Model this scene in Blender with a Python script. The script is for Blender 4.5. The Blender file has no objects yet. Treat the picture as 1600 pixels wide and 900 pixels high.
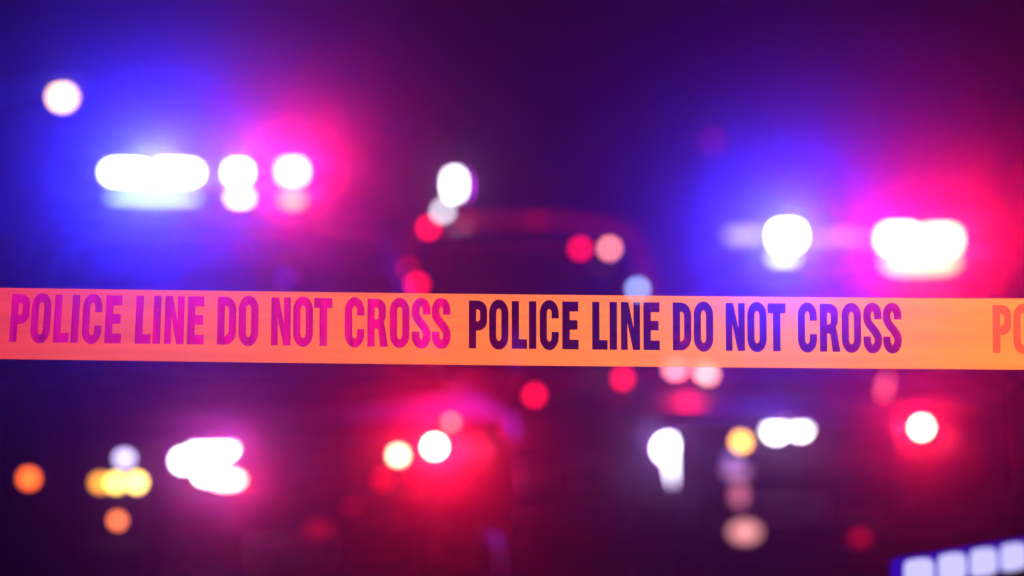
import bpy, bmesh, math, random
from mathutils import Vector, Matrix

R = math.radians
S = bpy.context.scene
COL = S.collection
random.seed(7)

# ------------------------------------------------------------------ camera
cd = bpy.data.cameras.new("camera")
cam = bpy.data.objects.new("camera", cd)
COL.objects.link(cam)
cam.location = (0, 0, 1.2)
cam.rotation_euler = (R(90 + 1.804), 0, 0)
cd.sensor_width = 36
cd.lens = 85
cd.clip_start = 0.05
cd.clip_end = 2000
cd.dof.use_dof = True
cd.dof.focus_distance = 2.6
cd.dof.aperture_fstop = 2.5
cd.dof.aperture_blades = 0
S.camera = cam

# ------------------------------------------------------------------ world: light-polluted night sky
W = bpy.data.worlds.new("World")
S.world = W
W.use_nodes = True
bg = W.node_tree.nodes["Background"]
bg.inputs[0].default_value = (0.004, 0.0000, 0.003, 1)
bg.inputs[1].default_value = 0.8

S.view_settings.view_transform = 'Standard'
S.view_settings.look = 'None'
S.view_settings.gamma = 1
S.view_settings.exposure = 0
S.view_settings.use_curve_mapping = False
S.render.engine = 'CYCLES'
S.cycles.use_denoising = True
S.cycles.max_bounces = 6
S.cycles.transparent_max_bounces = 12
S.cycles.volume_bounces = 0
S.cycles.sample_clamp_indirect = 2.0
S.cycles.use_adaptive_sampling = False
S.cycles.caustics_reflective = False
S.cycles.caustics_refractive = False

HAZE_DENSITY = 0.0007
HAZE_ANISO = 0.975

# ------------------------------------------------------------------ materials
MATS = {}
def principled(name, col, rough=0.5, metal=0.0, coat=0.0, noise=0.0, nscale=8.0, spec=0.5):
    if name in MATS: return MATS[name]
    m = bpy.data.materials.new(name); m.use_nodes = True
    nt = m.node_tree; b = nt.nodes["Principled BSDF"]
    b.inputs["Base Color"].default_value = (*col, 1)
    b.inputs["Roughness"].default_value = rough
    b.inputs["Metallic"].default_value = metal
    b.inputs["Coat Weight"].default_value = coat
    b.inputs["Coat Roughness"].default_value = 0.22
    b.inputs["Specular IOR Level"].default_value = spec
    if noise > 0:
        tc = nt.nodes.new("ShaderNodeTexCoord"); n = nt.nodes.new("ShaderNodeTexNoise")
        n.inputs["Scale"].default_value = nscale; n.inputs["Detail"].default_value = 6
        rp = nt.nodes.new("ShaderNodeValToRGB")
        lo = [max(0, c * (1 - noise)) for c in col]; hi = [c * (1 + noise) for c in col]
        rp.color_ramp.elements[0].color = (*lo, 1); rp.color_ramp.elements[1].color = (*hi, 1)
        rp.color_ramp.elements[0].position = 0.3; rp.color_ramp.elements[1].position = 0.7
        nt.links.new(tc.outputs["Object"], n.inputs["Vector"])
        nt.links.new(n.outputs["Fac"], rp.inputs[0])
        nt.links.new(rp.outputs[0], b.inputs["Base Color"])
        mr = nt.nodes.new("ShaderNodeMapRange")
        mr.inputs[3].default_value = max(0.02, rough - 0.12); mr.inputs[4].default_value = min(1, rough + 0.12)
        nt.links.new(n.outputs["Fac"], mr.inputs[0]); nt.links.new(mr.outputs[0], b.inputs["Roughness"])
    MATS[name] = m
    return m

def lit(col, strength):
    key = "lit_%s_%s" % ("_".join("%.3f" % c for c in col), strength)
    if key in MATS: return MATS[key]
    m = bpy.data.materials.new("lit lens"); m.use_nodes = True
    nt = m.node_tree; nt.nodes.clear()
    o = nt.nodes.new("ShaderNodeOutputMaterial"); e = nt.nodes.new("ShaderNodeEmission")
    e.inputs[0].default_value = (*col, 1); e.inputs[1].default_value = strength
    nt.links.new(e.outputs[0], o.inputs[0])
    m.cycles.emission_sampling = 'NONE'
    MATS[key] = m
    return m

M_black = principled("black_paint", (0.012, 0.012, 0.016), 0.6, noise=0.15, nscale=3, spec=0.08)
M_white = principled("white_paint", (0.55, 0.55, 0.55), 0.35, coat=0.8, noise=0.06, nscale=3)
M_navy = principled("dark_van_paint", (0.018, 0.012, 0.022), 0.3, coat=1.0, noise=0.15, nscale=3)
M_glass = principled("tinted_glass", (0.006, 0.006, 0.008), 0.04, spec=0.6)
M_rubber = principled("rubber", (0.012, 0.012, 0.012), 0.75, noise=0.3, nscale=20)
M_steel = principled("wheel_steel", (0.12, 0.12, 0.13), 0.35, metal=0.9, noise=0.2)
M_trim = principled("black_trim", (0.015, 0.015, 0.015), 0.65, noise=0.2, spec=0.1)
M_lensoff = principled("clear_lens", (0.25, 0.25, 0.27), 0.08, coat=0.5)
M_plate = principled("number_plate", (0.5, 0.5, 0.5), 0.4, noise=0.1)
M_bluedome = principled("blue_dome", (0.01, 0.015, 0.25), 0.1, coat=0.5)
M_reddome = principled("red_dome", (0.3, 0.006, 0.01), 0.1, coat=0.5)
M_asphalt = principled("asphalt", (0.045, 0.045, 0.047), 0.75, noise=0.35, nscale=3)
M_mark = principled("road_paint", (0.5, 0.5, 0.48), 0.6, noise=0.25, nscale=10)
M_kerb = principled("kerb_stone", (0.2, 0.2, 0.2), 0.8, noise=0.25)
M_verge = principled("verge_soil", (0.03, 0.035, 0.02), 0.95, noise=0.5, nscale=4)
M_galv = principled("galvanised", (0.14, 0.14, 0.15), 0.45, metal=0.7, noise=0.2)
M_wood = principled("painted_plank", (0.02, 0.022, 0.05), 0.55, noise=0.35, nscale=6)

# ------------------------------------------------------------------ helpers
def obj(name, bm, mat, parent=None, loc=None, smooth=False, bevel=0.0):
    me = bpy.data.meshes.new(name)
    bmesh.ops.recalc_face_normals(bm, faces=bm.faces)
    bm.to_mesh(me); bm.free()
    me.materials.append(mat)
    if smooth:
        for p in me.polygons: p.use_smooth = True
    o = bpy.data.objects.new(name, me)
    COL.objects.link(o)
    if parent: o.parent = parent
    if loc: o.location = loc
    if bevel > 0:
        b = o.modifiers.new("bevel", 'BEVEL'); b.width = bevel; b.segments = 2
        b.limit_method = 'ANGLE'; b.angle_limit = R(35)
    return o

def thing(name, label, cat, loc=(0, 0, 0), rotz=0.0, group=None):
    o = bpy.data.objects.new(name, None); COL.objects.link(o)
    o.location = loc; o.rotation_euler = (0, 0, rotz)
    o.empty_display_size = 0.2
    o["label"] = label; o["category"] = cat
    if group: o["group"] = group
    return o

def structure(name, bm, mat):
    o = obj(name, bm, mat); o["kind"] = "structure"; return o

def add_box(bm, c, s, rot=None):
    r = bmesh.ops.create_cube(bm, size=1)
    m = Matrix.Translation(c) @ (rot.to_4x4() if rot else Matrix.Identity(4)) @ Matrix.Diagonal((*s, 1))
    bmesh.ops.transform(bm, matrix=m, verts=r["verts"])
    return r["verts"]

def box(c, s, rot=None):
    bm = bmesh.new(); add_box(bm, c, s, rot); return bm

def add_tube(bm, a, b, r0, r1=None, n=16):
    a = Vector(a); b = Vector(b); d = b - a
    r1 = r0 if r1 is None else r1
    q = Vector((0, 0, 1)).rotation_difference(d.normalized())
    rr = bmesh.ops.create_cone(bm, cap_ends=True, segments=n, radius1=r0, radius2=r1, depth=d.length)
    bmesh.ops.transform(bm, matrix=Matrix.Translation((a + b) / 2) @ q.to_matrix().to_4x4(), verts=rr["verts"])

def tube(a, b, r0, r1=None, n=16):
    bm = bmesh.new(); add_tube(bm, a, b, r0, r1, n); return bm

def lens_bm(w, h, depth=0.03, n=28, power=2.0):
    """a shallow domed lens facing -Y, superelliptic outline"""
    bm = bmesh.new(); rings = []
    for k, (sc, y) in enumerate(((1.0, 0.0), (1.0, -depth * .45), (0.82, -depth * .8), (0.45, -depth))):
        ring = []
        for i in range(n):
            t = 2 * math.pi * i / n
            c, s = math.cos(t), math.sin(t)
            x = math.copysign(abs(c) ** (2 / power), c) * w / 2 * sc
            z = math.copysign(abs(s) ** (2 / power), s) * h / 2 * sc
            ring.append(bm.verts.new((x, y, z)))
        rings.append(ring)
    for a, b in zip(rings, rings[1:]):
        for i in range(n):
            bm.faces.new((a[i], a[(i + 1) % n], b[(i + 1) % n], b[i]))
    bm.faces.new(rings[-1]); bm.faces.new(list(reversed(rings[0])))
    return bm

def lamp(name, parent, x, y, z, w, h, col, strength, housing=True, power=2.0, roll=0.0, label=None):
    """LED lamp facing -Y: a dark housing (part) carrying a lit lens (sub-part)"""
    p = parent
    if housing:
        bm = lens_bm(w * 1.25 + .01, h * 1.25 + .01, 0.012, 28, power)
        hz = obj(name, bm, M_trim, parent, (x, y, z)); hz.rotation_euler = (0, roll, 0)
        if label: hz["label"] = label
        l = obj("lens", lens_bm(w, h, 0.025, 28, power), lit(col, strength), hz, (0, -0.013, 0), smooth=True)
    else:
        l = obj(name, lens_bm(w, h, 0.025, 28, power), lit(col, strength), parent, (x, y, z), smooth=True)
        l.rotation_euler = (0, roll, 0)
        if label: l["label"] = label
    return l

def glow(name, parent, loc, col, power, radius=0.03, spot=76, aim=(R(-102), 0, 0)):
    """the light a lamp throws forward, out of its bowl"""
    ld = bpy.data.lights.new(name, 'SPOT')
    ld.color = col; ld.energy = power; ld.shadow_soft_size = radius
    o = bpy.data.objects.new(name, ld); COL.objects.link(o)
    if parent: o.parent = parent
    o.location = loc
    ld.spot_size = R(spot); ld.spot_blend = 0.6
    o.rotation_euler = aim
    return o

# ------------------------------------------------------------------ ground
bm = bmesh.new(); bmesh.ops.create_grid(bm, x_segments=8, y_segments=8, size=400)
structure("ground", bm, M_verge)
bm = box((0, 150, 0.004 - 0.05), (16, 440, 0.1)); structure("road", bm, M_asphalt)
for s in (-1, 1):
    structure("kerb", box((s * 8.075, 150, 0.06), (0.15, 440, 0.13)), M_kerb)
bm = bmesh.new()
for i in range(40):
    add_box(bm, (-2.8, -20 + i * 9, 0.0085), (0.12, 3.0, 0.001))
    add_box(bm, (3.6, -20 + i * 9, 0.0085), (0.12, 3.0, 0.001))
structure("lane_markings", bm, M_mark)

# ------------------------------------------------------------------ vehicles
def prism(profile, hw, shape, fr=(-1, -.93, -.75, -.4, 0, .4, .75, .93, 1)):
    bm = bmesh.new(); cols = []
    for f in fr:
        cols.append([bm.verts.new(shape(f, y, z, hw)) for (y, z) in profile])
    n = len(profile)
    for a, b in zip(cols, cols[1:]):
        for i in range(n):
            bm.faces.new((a[i], a[(i + 1) % n], b[(i + 1) % n], b[i]))
    bm.faces.new(cols[0]); bm.faces.new(list(reversed(cols[-1])))
    bmesh.ops.triangulate(bm, faces=[f for f in bm.faces if len(f.verts) > 4])
    return bm

def arch(yc, zc, r, zb):
    a0 = math.asin((zb - zc) / r)
    return [(yc + r * math.cos(t), zc + r * math.sin(t)) for t in
            [a0 + (math.pi - 2 * a0) * i / 12 for i in range(13)]]

def patch(pts_fn, nu, nv, thick, name, mat, parent):
    bm = bmesh.new(); g = [[bm.verts.new(pts_fn(u / nu, v / nv)) for u in range(nu + 1)] for v in range(nv + 1)]
    for v in range(nv):
        for u in range(nu):
            bm.faces.new((g[v][u], g[v][u + 1], g[v + 1][u + 1], g[v + 1][u]))
    o = obj(name, bm, mat, parent, smooth=True)
    so = o.modifiers.new("solid", 'SOLIDIFY'); so.thickness = thick; so.offset = 0
    return o

def vehicle(t, L, hw, front_wheel, rear_wheel, wheel_r, body_prof_top, cabin, paint, door_paint, side_glass, wind, zbelt, zroof, roof_frac, handles):
    def tumble(z):
        if z <= zbelt: return 1.0
        return 1.0 - (1 - roof_frac) * min(1, (z - zbelt) / (zroof - zbelt))
    def bshape(f, y, z, hw):
        k = abs(f) ** 3
        yy = y + 0.30 * k * max(0, 1 - y / 1.2) - 0.16 * k * max(0, 1 - (L - y) / 0.8)
        w = hw * (1 - 0.05 * max(0, (z - .75) / .5) - 0.06 * max(0, (.5 - z) / .3))
        return Vector((f * w, yy, z))
    def cshape(f, y, z, hw):
        k = abs(f) ** 2.5
        yy = y + 0.16 * k * max(0, 1 - (y - cabin[0][0]) / 1.2)
        zz = z - 0.05 * (abs(f) ** 3) * (1 if z > zbelt + .3 else 0)
        return Vector((f * hw * 0.945 * tumble(z), yy, zz))
    zb = 0.30
    prof = [(0.10, zb), (0.0, .42)] + body_prof_top + [(L, .62), (L - .06, .38), (L - .12, zb)]
    prof += arch(rear_wheel, wheel_r, wheel_r + .07, zb) + arch(front_wheel, wheel_r, wheel_r + .07, zb)
    obj("body", prism(prof, hw, bshape), paint, t, bevel=0.03)
    cab = obj("roof", prism(cabin, hw, cshape), paint, t, bevel=0.04)
    # windscreen and rear window
    (y0, z0), (y1, z1) = wind[0]
    def ws(u, v):
        f = (u * 2 - 1) * 0.88
        p = cshape(f, y0 + (y1 - y0) * v, z0 + (z1 - z0) * v, hw)
        return p + Vector((0, -0.018, 0.018))
    patch(ws, 10, 4, 0.012, "windscreen", M_glass, t)
    (y0r, z0r), (y1r, z1r) = wind[1]
    def rw(u, v):
        f = (u * 2 - 1) * 0.84
        p = cshape(f, y0r + (y1r - y0r) * v, z0r + (z1r - z0r) * v, hw)
        return p + Vector((0, 0.02, 0.012))
    patch(rw, 8, 3, 0.012, "rear_window", M_glass, t)
    for s in (-1, 1):
        for quad in side_glass:
            (a0, a1, za), (b0, b1, zb2) = quad
            def sg(u, v, s=s, a0=a0, a1=a1, za=za, b0=b0, b1=b1, zb2=zb2):
                ya = a0 + (a1 - a0) * u; yb = b0 + (b1 - b0) * u
                z = za + (zb2 - za) * v; y = ya + (yb - ya) * v
                p = cshape(s, y, z, hw)
                return Vector((p.x + s * 0.012, y, z))
            patch(sg, 4, 3, 0.01, "side_window", M_glass, t)
        # doors: thin panels proud of the flank
        for (d0, d1) in handles:
            dm = bmesh.new()
            add_box(dm, (s * (hw * .985 + .006), (d0 + d1) / 2, .74), (.03, d1 - d0 - .02, .72))
            d = obj("door", dm, door_paint, t, bevel=0.012)
            obj("handle", box((s * (hw + .028), d1 - .18, .98), (.03, .2, .035)), M_trim, d, bevel=0.008)
        # mirror
        bmm = bmesh.new()
        add_box(bmm, (s * (hw + .13), cabin[0][0] + .42, zbelt + .12), (.24, .1, .17))
        add_box(bmm, (s * (hw + .0), cabin[0][0] + .44, zbelt + .05), (.1, .06, .05))
        obj("wing_mirror", bmm, M_trim, t, bevel=0.03)
        for yw in (front_wheel, rear_wheel):
            w0 = bmesh.new(); add_tube(w0, (s * (hw - .26), yw, wheel_r), (s * (hw - .02), yw, wheel_r), wheel_r, n=32)
            wo = obj("wheel", w0, M_rubber, t, bevel=0.03)
            rb = bmesh.new(); add_tube(rb, (s * (hw - .05), yw, wheel_r), (s * (hw - .008), yw, wheel_r), wheel_r * .64, wheel_r * .58, n=24)
            for k in range(5):
                a = 2 * math.pi * k / 5
                add_box(rb, (s * (hw - .003), yw + math.cos(a) * wheel_r * .33, wheel_r + math.sin(a) * wheel_r * .33),
                        (.02, wheel_r * .5, .07), Matrix.Rotation(a, 3, 'X'))
            obj("rim", rb, M_steel, wo)
    return bshape, cshape

def front_end(t, hw, zlow=.45, zhigh=.92, grille_w=1.0, bullbar=True):
    g = bmesh.new()
    add_box(g, (0, -.004, (zlow + zhigh) / 2 + .06), (grille_w, .03, zhigh - zlow - .16))
    for k in range(5):
        add_box(g, (0, -.022, zlow + .2 + k * .055), (grille_w * .94, .02, .018))
    obj("grille", g, M_trim, t, bevel=0.004)
    obj("bumper", box((0, .03, .47), (hw * 1.66, .16, .2)), M_trim, t, bevel=0.05)
    obj("number_plate", box((0, -.064, .5), (.31, .012, .155)), M_plate, t, bevel=0.004)
    if bullbar:
        b = bmesh.new()
        for s in (-1, 1):
            add_box(b, (s * .5, -.16, .66), (.06, .07, .56))
            add_box(b, (s * .5, -.09, .5), (.05, .1, .06))
        for z in (.46, .72, .93):
            add_tube(b, (-.5, -.16, z), (.5, -.16, z), .024, n=12)
        obj("push_bumper", b, M_trim, t, bevel=0.01)

SUV_BODY = [(0.0, .72), (.03, .93), (.12, 1.0), (.6, 1.05), (.95, 1.09), (1.3, 1.13), (2.5, 1.15), (4.7, 1.17), (4.86, 1.05)]
SUV_ARGS = dict(L=4.9, hw=.96, front_wheel=.95, rear_wheel=3.9, wheel_r=.37,
                side_glass=[((1.32, 2.8, 1.2), (1.68, 2.8, 1.0)), ((2.9, 3.8, 1.2), (2.9, 3.75, 1.0)), ((3.9, 4.55, 1.2), (3.85, 4.4, 1.0))],
                handles=[(1.55, 2.82), (2.86, 3.5)], zbelt=1.14, roof_frac=.76)

def police_suv(label, loc, rotz, zr):
    t = thing("police_suv", label, "police car", loc, rotz, "police vehicles facing the tape")
    cabin = [(.95, 1.07), (1.5, zr - .1), (1.66, zr - .03), (2.2, zr), (3.9, zr - .01), (4.45, zr - .07), (4.8, 1.15)]
    a = dict(SUV_ARGS)
    a["side_glass"] = [((q[0][0], q[0][1], 1.2), (q[1][0], q[1][1], zr - .14)) for q in SUV_ARGS["side_glass"]]
    vehicle(t, body_prof_top=SUV_BODY, cabin=cabin, paint=M_black, door_paint=M_white,
            wind=[((1.02, 1.155), (1.47, zr - .125)), ((4.76, 1.24), (4.5, zr - .14))], zroof=zr, **a)
    front_end(t, .96)
    return t

def light_bar(t, y, z0, width, units, lower, mid):
    """roof light bar: base, three dome sections, lit LED modules inside as sub-parts"""
    b = bmesh.new()
    add_box(b, (0, y, z0), (width, .26, .05))
    for s in (-1, 1): add_box(b, (s * width * .38, y, z0 - .045), (.06, .2, .06))
    bar = obj("light_bar", b, M_trim, t, bevel=0.012)
    zc = mid
    for (x0, x1, mat) in ((-width / 2, -width / 6, M_bluedome), (-width / 6 + .004, width / 6 - .004, M_lensoff), (width / 6, width / 2, M_reddome)):
        obj("dome", box(((x0 + x1) / 2, y + .03, zc), (x1 - x0, .2, .085)), mat, bar, bevel=0.02)
    for (x, w, h, z, col, st) in units:
        l = obj("led_module", lens_bm(w, h, .03, 28, 4.0), lit(col, st), bar, (x, y - .075, z), smooth=True)
    for (x, w, h, z, col, st) in lower:
        l = obj("lower_led", lens_bm(w, h, .03, 28, 3.0), lit(col, st), bar, (x, y - .135, z), smooth=True)
    return bar

BLUE = (0.018, 0.021, 1.0)
BLUEW = (0.75, 0.85, 1.0)
RED = (1.0, 0.004, 0.035)
REDP = (1.0, 0.004, 0.10)
WHITE = (1.0, 0.97, 1.0)
AMBER = (1.0, 0.33, 0.03)

# --- left police vehicle
A = police_suv("black police car on the left, its roof bar glowing blue and white", (-.81, 8.8, 0), R(15), 1.85)
light_bar(A, 2.4, 1.925, 1.3,
          [(-.35, .19, .07, 2.07, BLUEW, 20), (-.121, .19, .07, 2.075, BLUEW, 20), (.158, .085, .065, 2.08, WHITE, 16), (.41, .10, .08, 2.09, (1, .50, .16), 13)],
          [(-.235, .40, .035, 1.955, (.5, .8, 1), 2.6), (.158, .085, .04, 1.96, WHITE, 8), (.40, .09, .045, 1.955, (1, .58, .03), 2.6)], 2.06)
lamp("reflection_lens", A, .336, -.03, .776, .05, .05, RED, 1.0)  # red bumper reflections, put in as faintly glowing lenses
lamp("reflection_lens", A, .22, -.03, .70, .06, .05, RED, .6)
lamp("reflection_lens", A, .10, -.03, .60, .10, .05, RED, .35)
lamp("marker_light", A, -.915, .22, .787, .05, .05, (1, .12, .01), 6, label="orange marker light")
for (x, st, c) in ((-.673, 5, (1, .35, .02)), (-.617, 10, (1, .62, .12)), (-.544, 12, (1, .62, .14))):
    lamp("turn_signal", A, x, .08, .775, .045, .045, c, st, label="amber turn signal")
lamp("headlight", A, -.59, .05, .862, .05, .04, (.62, .55, .95), 5, label="dim headlight")
lamp("headlight", A, .72, .1, .88, .16, .1, (.2, .12, .3), .15, label="unlit headlight")  # lamp is off; a faint glow is put into the lens colour
lamp("fog_light", A, -.621, -.02, .645, .035, .035, (1, .2, .06), 6)
for (x, z, w, h) in ((-.39, .855, .06, .06), (-.33, .89, .07, .07), (-.25, .905, .09, .08), (-.30, .81, .09, .06)):
    lamp("grille_light", A, x, -.03, z, w, h, WHITE, 14, label="white grille light")
lamp("grille_light", A, -.235, -.03, .785, .11, .045, (1, .72, .50), 9, label="cream grille light")
glow("cream_glow", A, (-.2, -.1, .785), RED, 170, .04)
lamp("grille_light", A, .492, -.2, .903, .05, .05, (1, .52, .34), 45, label="bright red grille light")
lamp("grille_light", A, .395, -.03, .867, .045, .045, (1, .85, .5), 10, label="pale yellow grille light")
lamp("grille_light", A, .60, .0, .985, .028, .028, (1, .2, .15), 7, label="pale red lamp on the bonnet edge")
lamp("visor_light", A, .203, 1.28, 1.555, .05, .05, (.08, .01, .5), 1.2, label="dim blue visor light")
glow("blue_glow", A, (-.23, 2.27, 2.07), BLUE, 9500, .06)
glow("white_glow", A, (.158, 2.27, 2.08), WHITE, 50, .05)
glow("red_glow", A, (.41, 2.27, 2.09), REDP, 1900, .05)
glow("grille_white_glow", A, (-.28, -.12, .86), (.9, .08, .8), 260, .05)
glow("grille_red_glow", A, (.492, -.28, .903), RED, 1200, .04)

# --- right police vehicle
B = police_suv("black police car on the right, its roof bar blue and bright red", (1.31, 11.3, 0), R(-15), 1.66)
light_bar(B, 2.4, 1.735, 1.6,
          [(-.369, .15, .11, 1.925, BLUEW, 24), (.26, .2, .12, 1.90, (1, .66, .32), 13), (.48, .2, .12, 1.89, (1, .58, .22), 11), (-.62, .2, .06, 1.93, (.4, .35, 1), 2.0), (-.08, .3, .045, 1.91, (.5, .3, 1), 1.2)],
          [(-.38, .14, .05, 1.80, (.7, .9, 1), 4), (.382, .40, .10, 1.765, (1, .56, .20), 3.6)], 1.90)
lamp("headlight", B, -.6, .06, .80, .10, .10, (.92, .9, 1), 16, label="lit white headlight")
lamp("headlight_reflection", B, -.57, .05, .70, .045, .2, (.9, .85, 1), 8, power=3, roll=R(-13), label="white reflection streak below the headlight")  # headlight's streak on the bumper, put in as a glowing strip
lamp("headlight", B, .68, .1, .84, .16, .1, (.3, .1, .2), .1, label="unlit headlight")  # off as well, with a faint glow in the lens colour
lamp("turn_signal", B, -.234, -.03, .837, .055, .055, (1, .45, .08), 10, label="amber lamp in the grille")
lamp("grille_light", B, -.07, -.03, .90, .09, .09, WHITE, 14, label="white grille light")
lamp("grille_light", B, .043, -.03, .905, .075, .075, WHITE, 14, label="white grille light")
lamp("grille_light", B, -.28, -.03, .75, .05, .05, (.35, .2, .9), 1.6, label="dim violet grille light")
lamp("grille_light", B, .598, -.0, .909, .055, .055, (1, .52, .34), 40, label="bright red grille light")
lamp("fog_light", B, -.19, -.2, .43, .13, .08, (1, .36, .36), 1.5)
lamp("fog_light", B, -.215, -.2, .60, .06, .10, (1, .25, .4), .9)
lamp("grille_light", B, -.23, -.2, .71, .12, .05, (.6, .25, .6), 1.3, label="dim mauve grille light")
lamp("bonnet_reflection", B, -.74, .95, 1.175, .07, .05, (1, .25, .3), 8)  # pink reflections on the bonnet, put in as glowing lenses
lamp("bonnet_reflection", B, -.58, .95, 1.155, .08, .05, (1, .35, .32), 8, roll=R(35))
lamp("bonnet_reflection", B, .37, .55, 1.09, .03, .10, (1, .1, .15), 3, roll=R(15))
lamp("reflection_lens", B, .317, -.04, .40, .07, .05, RED, .8)  # bumper reflection put in as a glowing lens
glow("blue_glow", B, (-.369, 2.27, 1.925), BLUE, 8500, .06)
glow("red_glow", B, (.26, 2.27, 1.885), (1, .003, .12), 1700, .05)
glow("red_glow", B, (.56, 2.27, 1.875), RED, 2600, .05)
glow("headlight_glow", B, (-.6, -.08, .80), (.6, .22, 1), 60, .05)
glow("grille_red_glow", B, (.598, -.09, .909), RED, 560, .04)
glow("grille_white_glow", B, (-.02, -.12, .9), (.9, .4, 1), 50, .05)
glow("bonnet_reflection_glow", B, (-.66, .85, 1.2), RED, 110, .05)  # added red spot, reddens the bonnet around the reflections

# --- van in the middle
C = thing("police_van", "dark van in the middle with small red lamps along its roof and dark windscreen", "van", (.08, 15, 0), 0, "police vehicles facing the tape")
VAN_BODY = [(0.0, .80), (.05, .98), (.16, 1.06), (.45, 1.16), (.75, 1.24), (1.5, 1.26), (5.35, 1.28), (5.46, 1.1)]
vehicle(C, L=5.5, hw=1.0, front_wheel=.85, rear_wheel=4.3, wheel_r=.36, body_prof_top=VAN_BODY,
        cabin=[(.66, 1.20), (1.2, 2.02), (1.36, 2.14), (1.9, 2.2), (5.1, 2.2), (5.35, 2.1), (5.44, 1.25)],
        paint=M_navy, door_paint=M_navy,
        side_glass=[((1.0, 1.95, 1.32), (1.35, 1.95, 1.98)), ((2.1, 3.4, 1.32), (2.1, 3.4, 1.98)), ((3.5, 5.1, 1.32), (3.5, 5.1, 1.98))],
        wind=[((.72, 1.28), (1.18, 1.99)), ((5.42, 1.36), (5.37, 2.0))], zbelt=1.25, zroof=2.2, roof_frac=.80,
        handles=[(.95, 2.0), (2.1, 3.4)])
front_end(C, 1.0, .5, .95, 1.1, bullbar=False)
for s in (-1, 1):
    lamp("headlight", C, s * .74, .14, .86, .2, .13, (.25, .08, .2), .12, label="unlit headlight")  # both off; faint glow put into the lens colour
def marker(x, y, z, col, st, d=.055, nm="marker_light", **k): lamp(nm, C, x, y, z, d, d, col, st, **k)
marker(-.64, 1.22, 2.115, RED, 12)
marker(-.38, 1.2, 2.16, RED, 1.2)
marker(.09, 1.2, 2.16, RED, 1.0)
marker(.375, 1.08, 1.97, RED, 9, nm="visor_light")
marker(.57, 1.10, 1.97, (1, .25, .22), 11, nm="visor_light", label="pale red visor light")
marker(-.70, .84, 1.72, RED, 9, d=.06, nm="pillar_lamp_or_glint")  # red reflection on the pillar, put in as a glowing lens
marker(-.76, .88, 1.83, RED, 1.8, nm="pillar_lamp_or_glint")  # dimmer pillar reflection, also a glowing lens
marker(.745, .86, 1.69, (.35, .45, 1), 9, nm="pillar_lamp_or_glint", label="pale blue pillar light")
marker(.06, .06, 1.01, RED, 9, nm="warning_light")
marker(.615, .2, 1.11, RED, 9, nm="warning_light")
marker(-.05, .02, .885, RED, .9, nm="warning_light")
strip = bmesh.new(); prev = None  # red rim light of the roof edge, put in as a glowing strip
for k in range(13):
    f = -1 + 2 * k / 12
    p = Vector((f * .74, 1.24 + .12 * abs(f) ** 2.5, 2.17 - .10 * abs(f) ** 3))
    if prev: add_tube(strip, prev, p, .02, n=8)
    prev = p
obj("roof_rim_glow", strip, lit((1, .0, .12), .30), C)
for s in (-1, 1):
    obj("pillar_rim_glow", tube((s * .77, 1.28, 2.03), (s * .90, .76, 1.42), .03, n=8), lit((.9, .0, .18), .16), C)  # rim light on the windscreen pillars, also put in as glow
# roof floodlight on a short stalk
st = obj("floodlight", tube((-.49, 2.4, 2.17), (-.49, 2.4, 2.45), .016), M_trim, C)
obj("housing", box((-.49, 2.4, 2.46), (.11, .09, .2)), M_trim, st, bevel=.02)
lamp("lens", st, -.494, 2.34, 2.49, .085, .16, (.97, .95, 1), 14, housing=False, power=3)
lamp("lens", st, -.575, 2.28, 2.295, .063, .058, (.8, .78, .9), 8, housing=False)
lamp("lens", st, -.415, 2.345, 2.48, .03, .16, (.5, .02, .8), 5, housing=False)
glow("flood_glow", C, (-.494, 2.22, 2.49), (.7, .3, 1), 30, .05)

# ------------------------------------------------------------------ sawhorse barricade with LED bar, lower right
BR = thing("barricade", "dark sawhorse barricade topped by a row of blue white lights", "barricade",
           (.986, 4.26, 0), math.atan2(.4, .267))
obj("rail", box((0, .0, .765), (1.9, .04, .2)), M_wood, BR, bevel=.006)
for sx in (-.72, .72):
    for sy in (-1, 1):
        lb = bmesh.new()
        a = Vector((sx, sy * .03, .85)); b = Vector((sx, sy * .3, .0))
        d = (b - a); q = Vector((0, 0, 1)).rotation_difference(d.normalized()).to_matrix()
        add_box(lb, (a + b) / 2 + Vector((0, 0, .012)), (.09, .04, d.length), q)
        obj("leg", lb, M_wood, BR, bevel=.004)
lbm = bmesh.new(); add_box(lbm, (0, -.015, .886), (1.55, .02, .05))
lbar = obj("led_bar", lbm, lit((.05, .006, 1), .4), BR, bevel=.01)
for k in range(12):
    obj("led_cell", lens_bm(.080, .043, .02, 28, 5), lit((.58, .55, 1), 1.12), lbar, (-.725 + k * .1235, -.0265, .886), smooth=True)

# ------------------------------------------------------------------ street lamp and far beacon
def street_lamp(label, loc, rotz, strength):
    t = thing("street_lamp", label, "street lamp", loc, rotz, "street lamps along the road")
    pl = bmesh.new(); add_tube(pl, (0, 0, 0), (0, 0, 5.6), .09, .06); add_tube(pl, (0, 0, 0), (0, 0, .5), .13, .12)
    obj("pole", pl, M_galv, t)
    ar = bmesh.new(); prev = Vector((0, 0, 5.55))
    for k in range(1, 7):
        q = Vector((1.2 * k / 6, 0, 5.55 + .27 * math.sin(k / 6 * math.pi / 2)))
        add_tube(ar, prev, q, .035); prev = q
    obj("arm", ar, M_galv, t)
    hd = obj("lamp_head", box((1.42, 0, 5.82), (.62, .26, .1)), M_galv, t, bevel=.03)
    gb = bmesh.new(); bmesh.ops.create_uvsphere(gb, u_segments=20, v_segments=12, radius=1)
    for v in gb.verts:
        v.co = Vector((v.co.x * .13, v.co.y * .12, v.co.z * .13 * (1 if v.co.z < 0 else .5)))
    obj("lens", gb, lit((1, .56, .2), strength), hd, (1.44, 0, 5.65), smooth=True)
    return t
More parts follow.
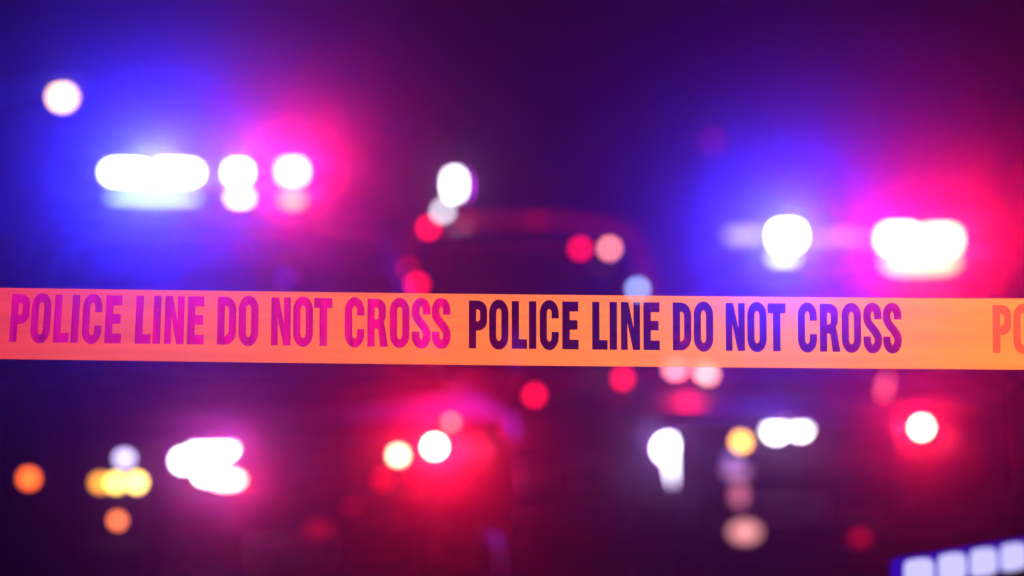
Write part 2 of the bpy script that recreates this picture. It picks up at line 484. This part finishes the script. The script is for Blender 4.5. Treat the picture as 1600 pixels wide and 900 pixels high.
SL = street_lamp("street lamp with a warm lit head, far back at the upper left", (-8.9, 40, 0), 0, 16)
glow("street_glow", SL, (1.44, 0, 5.4), (1, .55, .2), 300, .1, spot=150, aim=(0, 0, 0))
# unseen street lamp, added beside the frame to light the right end of the tape
SN = street_lamp("added street lamp with a warm lit head, out of view on the right", (4.0, 6.2, 0), R(180), 30)
d = Vector((.85, 2.6, 1.23)) - Vector((4.0 - 1.44, 6.2, 5.4))
g = glow("street_glow", SN, (1.44, 0, 5.4), (1, .62, .16), 6200, .1, spot=27)
g.rotation_euler = (Matrix.Rotation(R(-180), 3, 'Z') @ d.to_track_quat('-Z', 'Y').to_matrix()).to_euler()
g.data.spot_blend = 1.0

MB = thing("beacon_mast", "slim mast with a faint pink beacon, far behind the right police car", "mast", (4.97, 60, 0))
obj("mast", tube((0, 0, 0), (0, 0, 6.65), .07, .04), M_galv, MB)
obj("beacon", lens_bm(.22, .22, .1), lit((1, .02, .25), .8), MB, (0, -.05, 6.75), smooth=True)

# ------------------------------------------------------------------ police tape
def arc(cx, cy, rx, ry, a0, a1, n=14):
    return [(cx + rx * math.cos(R(a0 + (a1 - a0) * i / n)), cy + ry * math.sin(R(a0 + (a1 - a0) * i / n))) for i in range(n + 1)]
H = 328
def ring(w, y0, y1, ry):
    h = w / 2
    return arc(h, y1 - ry, h, ry, 0, 180) + arc(h, y0 + ry, h, ry, 180, 360)
def shift(p, dx): return [(x + dx, y) for x, y in p]
def g_O(w=130): return [ring(w, -8, H + 9, 92), shift(ring(w - 90, 48, H - 48, 36), 45)]
def g_L(): return [[(0, 0), (0, H), (46, H), (46, 62), (102, 62), (102, 0)]]
def g_I(): return [[(0, 0), (0, H), (47, H), (47, 0)]]
def g_E(): return [[(0, 0), (0, H), (107, H), (107, H - 64), (47, H - 64), (47, 199), (101, 199), (101, 137), (47, 137), (47, 62), (109, 62), (109, 0)]]
def g_T(): return [[(37, 0), (37, H - 64), (0, H - 64), (0, H), (120, H), (120, H - 64), (84, H - 64), (84, 0)]]
def g_N(): return [[(0, 0), (0, H), (47, H), (86, 150), (86, H), (128, H), (128, 0), (83, 0), (42, 188), (42, 0)]]
def g_P(w=122):
    return [[(0, 0), (0, H)] + arc(w - 62, H - 66, 62, 66, 90, 0) + arc(w - 62, 190, 62, 66, 0, -90) + [(46, 124), (46, 0)],
            [(46, 184)] + arc(58, 204, 20, 20, -90, 0, 6) + arc(58, 250, 20, 22, 0, 90, 6) + [(46, 272)]]
def g_R(w=124):
    return [[(0, 0), (0, H)] + arc(w - 62, H - 62, 60, 62, 90, 0) + arc(w - 62, 216, 60, 62, 0, -40, 8) +
            [(w - 6, 120), (137, 0), (88, 0), (76, 96)] + arc(62, 100, 14, 26, 0, 90, 5) + [(46, 128), (46, 0)],
            [(46, 184)] + arc(58, 206, 19, 22, -90, 0, 6) + arc(58, 250, 19, 22, 0, 90, 6) + [(46, 272)]]
def g_D(w=124):
    return [[(0, 0), (0, H)] + arc(w - 70, H - 90, 70, 90, 90, 0) + arc(w - 70, 90, 70, 90, 0, -90),
            [(46, 58)] + arc(52, 92, 27, 34, -90, 0, 8) + arc(52, H - 92, 27, 34, 0, 90, 8) + [(46, H - 58)]]
def g_C(w=128):
    o = [(w, 214)] + arc(w / 2, H + 9 - 92, w / 2, 92, 0, 180) + arc(w / 2, 84, w / 2, 92, 180, 360) + [(w, 116)]
    i = [(w - 45, 116)] + arc(w / 2, 84, w / 2 - 45, 36, 360, 180) + arc(w / 2, H - 84, w / 2 - 45, 36, 180, 0) + [(w - 45, 214)]
    return [o + i]
def g_S(w=122):
    # centre line, widened to a stroke
    c = [(98, 228)] + arc(60, 250, 38, 62, 0, 180, 18) + [(22, 238), (26, 215), (36, 194), (52, 172), (70, 150), (86, 126), (97, 104), (99, 90)] \
        + arc(61, 80, 38.5, 63, 0, -180, 18) + [(22.5, 103)]
    n = len(c); L1, L2 = [], []
    for i in range(n):
        a = Vector(c[max(0, i - 1)]); b = Vector(c[min(n - 1, i + 1)]); d = (b - a).normalized()
        if i in (0,): d = Vector((0, 1))
        if i == n - 1: d = Vector((0, 1))
        wd = 23.5 + 3.5 * abs(d.x)
        nrm = Vector((-d.y, d.x)); p = Vector(c[i])
        L1.append(tuple(p + nrm * wd)); L2.append(tuple(p - nrm * wd))
    return [L1 + L2[::-1]]
G = dict(P=g_P, O=g_O, L=g_L, I=g_I, C=g_C, E=g_E, N=g_N, D=g_D, T=g_T, R=g_R, S=g_S)
PHRASE = [('P', 57), ('O', 198), ('L', 355), ('I', 475), ('C', 550), ('E', 707), ('L', 915), ('I', 1036), ('N', 1115), ('E', 1271),
          ('D', 1475), ('O', 1621), ('N', 1843), ('O', 1993), ('T', 2135), ('C', 2345), ('R', 2498), ('O', 2651), ('S', 2803), ('S', 2940)]
U = 0.688e-3 / 4.4444            # metres per glyph unit
PX = 0.688e-3                    # metres per photo pixel at the tape
def top_z(x): return 1.2752 - 0.0082 * x + 0.004 * (x * x) * (1 if x < 0 else .9)
def thicken(c, d):
    """heavier letter: move the contour outwards (inwards for a counter) by d units"""
    c = [p for i, p in enumerate(c) if (Vector(p) - Vector(c[i - 1])).length > .5]
    area = sum(c[i - 1][0] * c[i][1] - c[i][0] * c[i - 1][1] for i in range(len(c)))
    sg = 1 if area > 0 else -1
    out = []
    for i in range(len(c)):
        p0, p, p1 = Vector(c[i - 1]), Vector(c[i]), Vector(c[(i + 1) % len(c)])
        a = (p - p0).normalized(); b = (p1 - p).normalized()
        na = Vector((a.y, -a.x)) * sg; nb = Vector((b.y, -b.x)) * sg
        m = na + nb
        m = m / max(.55, m.length_squared / 2) if m.length > .1 else na
        out.append(tuple(p + m * d))
    return out
def phrase(px0, scale=1.0, base=26.5, slant=None):
    """contours in tape space: u along the tape (m), v up from the lower edge (m)"""
    out = []
    for ch, gx in PHRASE:
        for ci, cont in enumerate(G[ch]()):
            pts = []
            for (x, y) in thicken(cont, 2.6 if ci == 0 else -2.6):
                gxx = (gx - 57 + x) * scale
                if slant: gxx += slant(gxx / 3003) * (y - 160)
                pts.append(((px0 - 800) * PX + gxx * U, base * PX + y * U))
            out.append(pts)
    return out

def tape_map(u, v):
    z0 = top_z(u) - (0.0765 + 0.0012 * max(-1, min(1, u / .55)))
    y = 2.6 + 0.004 * math.sin(u * 5.1 + .6) + 0.0025 * math.sin(u * 13 + 2) + (v - .038) * 0.05 * math.sin(u * 2.7 + 1.0)
    return Vector((u, y, z0 + v))

def filled(contours, name, mat, parent, dy=0.0):
    from mathutils.geometry import delaunay_2d_cdt
    vs, es = [], []
    for pts in contours:
        clean = [pts[0]]
        for p in pts[1:]:
            if (Vector(p) - Vector(clean[-1])).length > 1e-5: clean.append(p)
        if (Vector(clean[0]) - Vector(clean[-1])).length < 1e-5: clean.pop()
        k = len(vs); n = len(clean)
        vs += [Vector(p) for p in clean]
        es += [(k + i, k + (i + 1) % n) for i in range(n)]
    V, _, F, *_ = delaunay_2d_cdt(vs, es, [], 2, 1e-7)
    # keep a triangle when an odd number of contours surround its centre
    def inside(p):
        c = 0
        for pts in contours:
            j = len(pts) - 1; hit = False
            for i in range(len(pts)):
                (xi, yi), (xj, yj) = pts[i], pts[j]
                if (yi > p.y) != (yj > p.y) and p.x < (xj - xi) * (p.y - yi) / (yj - yi) + xi: hit = not hit
                j = i
            c += hit
        return c % 2 == 1
    F = [f for f in F if inside((V[f[0]] + V[f[1]] + V[f[2]]) / 3)]
    me = bpy.data.meshes.new(name)
    me.from_pydata([(p.x, p.y, 0) for p in V], [], [tuple(f) for f in F]); me.update()
    uvl = me.uv_layers.get("flat") or me.uv_layers.new(name="flat")
    for lp in me.loops:
        co = me.vertices[lp.vertex_index].co
        uvl.data[lp.index].uv = (co.x, co.y)
    for v in me.vertices:
        p = tape_map(v.co.x, v.co.y); v.co = (p.x, p.y + dy, p.z)
    me.materials.clear(); me.materials.append(mat)
    me.name = name
    for p in me.polygons: p.use_smooth = False
    o = bpy.data.objects.new(name, me); COL.objects.link(o); o.parent = parent
    return o

def film_mat(name, col, clear, gloss, tint=(1, 1, 1), streak=None):
    m = bpy.data.materials.new(name); m.use_nodes = True
    nt = m.node_tree; nt.nodes.clear(); N = nt.nodes.new; K = nt.links.new
    out = N("ShaderNodeOutputMaterial")
    tr = N("ShaderNodeBsdfTransparent"); tr.inputs[0].default_value = (*tint, 1)
    tl = N("ShaderNodeBsdfTranslucent"); tl.inputs[0].default_value = (*col, 1)
    df = N("ShaderNodeBsdfDiffuse"); df.inputs[0].default_value = (*col, 1)
    gl = N("ShaderNodeBsdfGlossy"); gl.inputs[1].default_value = .3
    a = N("ShaderNodeMixShader"); a.inputs[0].default_value = .3
    K(tl.outputs[0], a.inputs[1]); K(df.outputs[0], a.inputs[2])
    b = N("ShaderNodeMixShader"); b.inputs[0].default_value = clear
    K(a.outputs[0], b.inputs[1]); K(tr.outputs[0], b.inputs[2])
    c = N("ShaderNodeMixShader"); c.inputs[0].default_value = gloss
    K(b.outputs[0], c.inputs[1]); K(gl.outputs[0], c.inputs[2])
    K(c.outputs[0], out.inputs[0])
    uv = N("ShaderNodeUVMap"); uv.uv_map = "flat"
    mp = N("ShaderNodeMapping"); K(uv.outputs[0], mp.inputs[0])
    nz = N("ShaderNodeTexNoise"); K(mp.outputs[0], nz.inputs[0]); nz.inputs["Detail"].default_value = 4
    mr = N("ShaderNodeMapRange"); K(nz.outputs["Fac"], mr.inputs[0])
    mr.inputs[1].default_value = .3; mr.inputs[2].default_value = .7
    if streak:
        mp.inputs[3].default_value = streak[0]; nz.inputs["Scale"].default_value = 1.0
        mr.inputs[3].default_value = streak[1]; mr.inputs[4].default_value = streak[2]
    else:
        mp.inputs[3].default_value = (3, 90, 1); nz.inputs["Scale"].default_value = 1.0
        mr.inputs[3].default_value = clear * .75; mr.inputs[4].default_value = clear * 1.25
    K(mr.outputs[0], b.inputs[0])
    n2 = N("ShaderNodeTexNoise"); n2.inputs["Scale"].default_value = 1.0; n2.inputs["Detail"].default_value = 3
    m2 = N("ShaderNodeMapping"); m2.inputs[3].default_value = (5, 26, 1); m2.inputs[2].default_value = (0, 0, R(4))
    K(uv.outputs[0], m2.inputs[0]); K(m2.outputs[0], n2.inputs[0])
    bp = N("ShaderNodeBump"); bp.inputs["Strength"].default_value = .55; bp.inputs["Distance"].default_value = .006
    K(n2.outputs["Fac"], bp.inputs["Height"])
    for sh in (tl, df, gl): K(bp.outputs[0], sh.inputs["Normal"])
    return m

M_film = film_mat("yellow_film", (.53, .36, .016), .33, .012)
M_ink = film_mat("clear_dark_ink", (.02, .001, .02), .88, .01)
M_faded = film_mat("faded_ink", (.60, .012, .10), .60, .01, streak=((130, 10, 1), .44, .78))
M_faint = film_mat("nearly_gone_ink", (.58, .11, .012), .30, .01, streak=((8, 60, 1), .15, .3))

TP = thing("police_tape", "yellow orange plastic tape lettered POLICE LINE DO NOT CROSS, stretched across the whole view", "barrier tape", (0, 0, 0))
ph1 = phrase(17, 1.015, 27.5, lambda s: .07 * max(0, 1 - s * 1.5) + .0)
ph2 = phrase(733, 1.0)
ph3 = phrase(1552.5, 1.0)
ph0 = phrase(17 - 735, 1.0)
X0, X1, HT = -2.9, 2.9, 0.0765
edge = []
nseg = 116
for i in range(nseg + 1): edge.append((X0 + (X1 - X0) * i / nseg, 0.0))
for i in range(nseg + 1): edge.append((X1 - (X1 - X0) * i / nseg, HT))
filled([edge] + ph0 + ph1 + ph2 + ph3, "film", M_film, TP)
o = filled(ph2, "lettering", M_ink, TP, 0.0002); o["label"] = "dark purple lettering"
o = filled(ph1, "lettering", M_faded, TP, 0.0002); o["label"] = "faded magenta lettering"
o = filled(ph0, "lettering", M_ink, TP, 0.0002); o["label"] = "dark purple lettering"
o = filled(ph3, "lettering", M_faint, TP, 0.0002); o["label"] = "worn orange lettering"

# ------------------------------------------------------------------ haze
hz = obj("haze", box((0, 190, 5.5), (820, 840, 13)), bpy.data.materials.new("haze"))
hz["kind"] = "stuff"
m = hz.data.materials[0]; m.use_nodes = True
nt = m.node_tree; nt.nodes.clear()
out = nt.nodes.new("ShaderNodeOutputMaterial"); pv = nt.nodes.new("ShaderNodeVolumePrincipled")
pv.inputs["Color"].default_value = (.97, .97, .97, 1)
pv.inputs["Density"].default_value = HAZE_DENSITY
pv.inputs["Anisotropy"].default_value = HAZE_ANISO
nt.links.new(pv.outputs[0], out.inputs["Volume"])
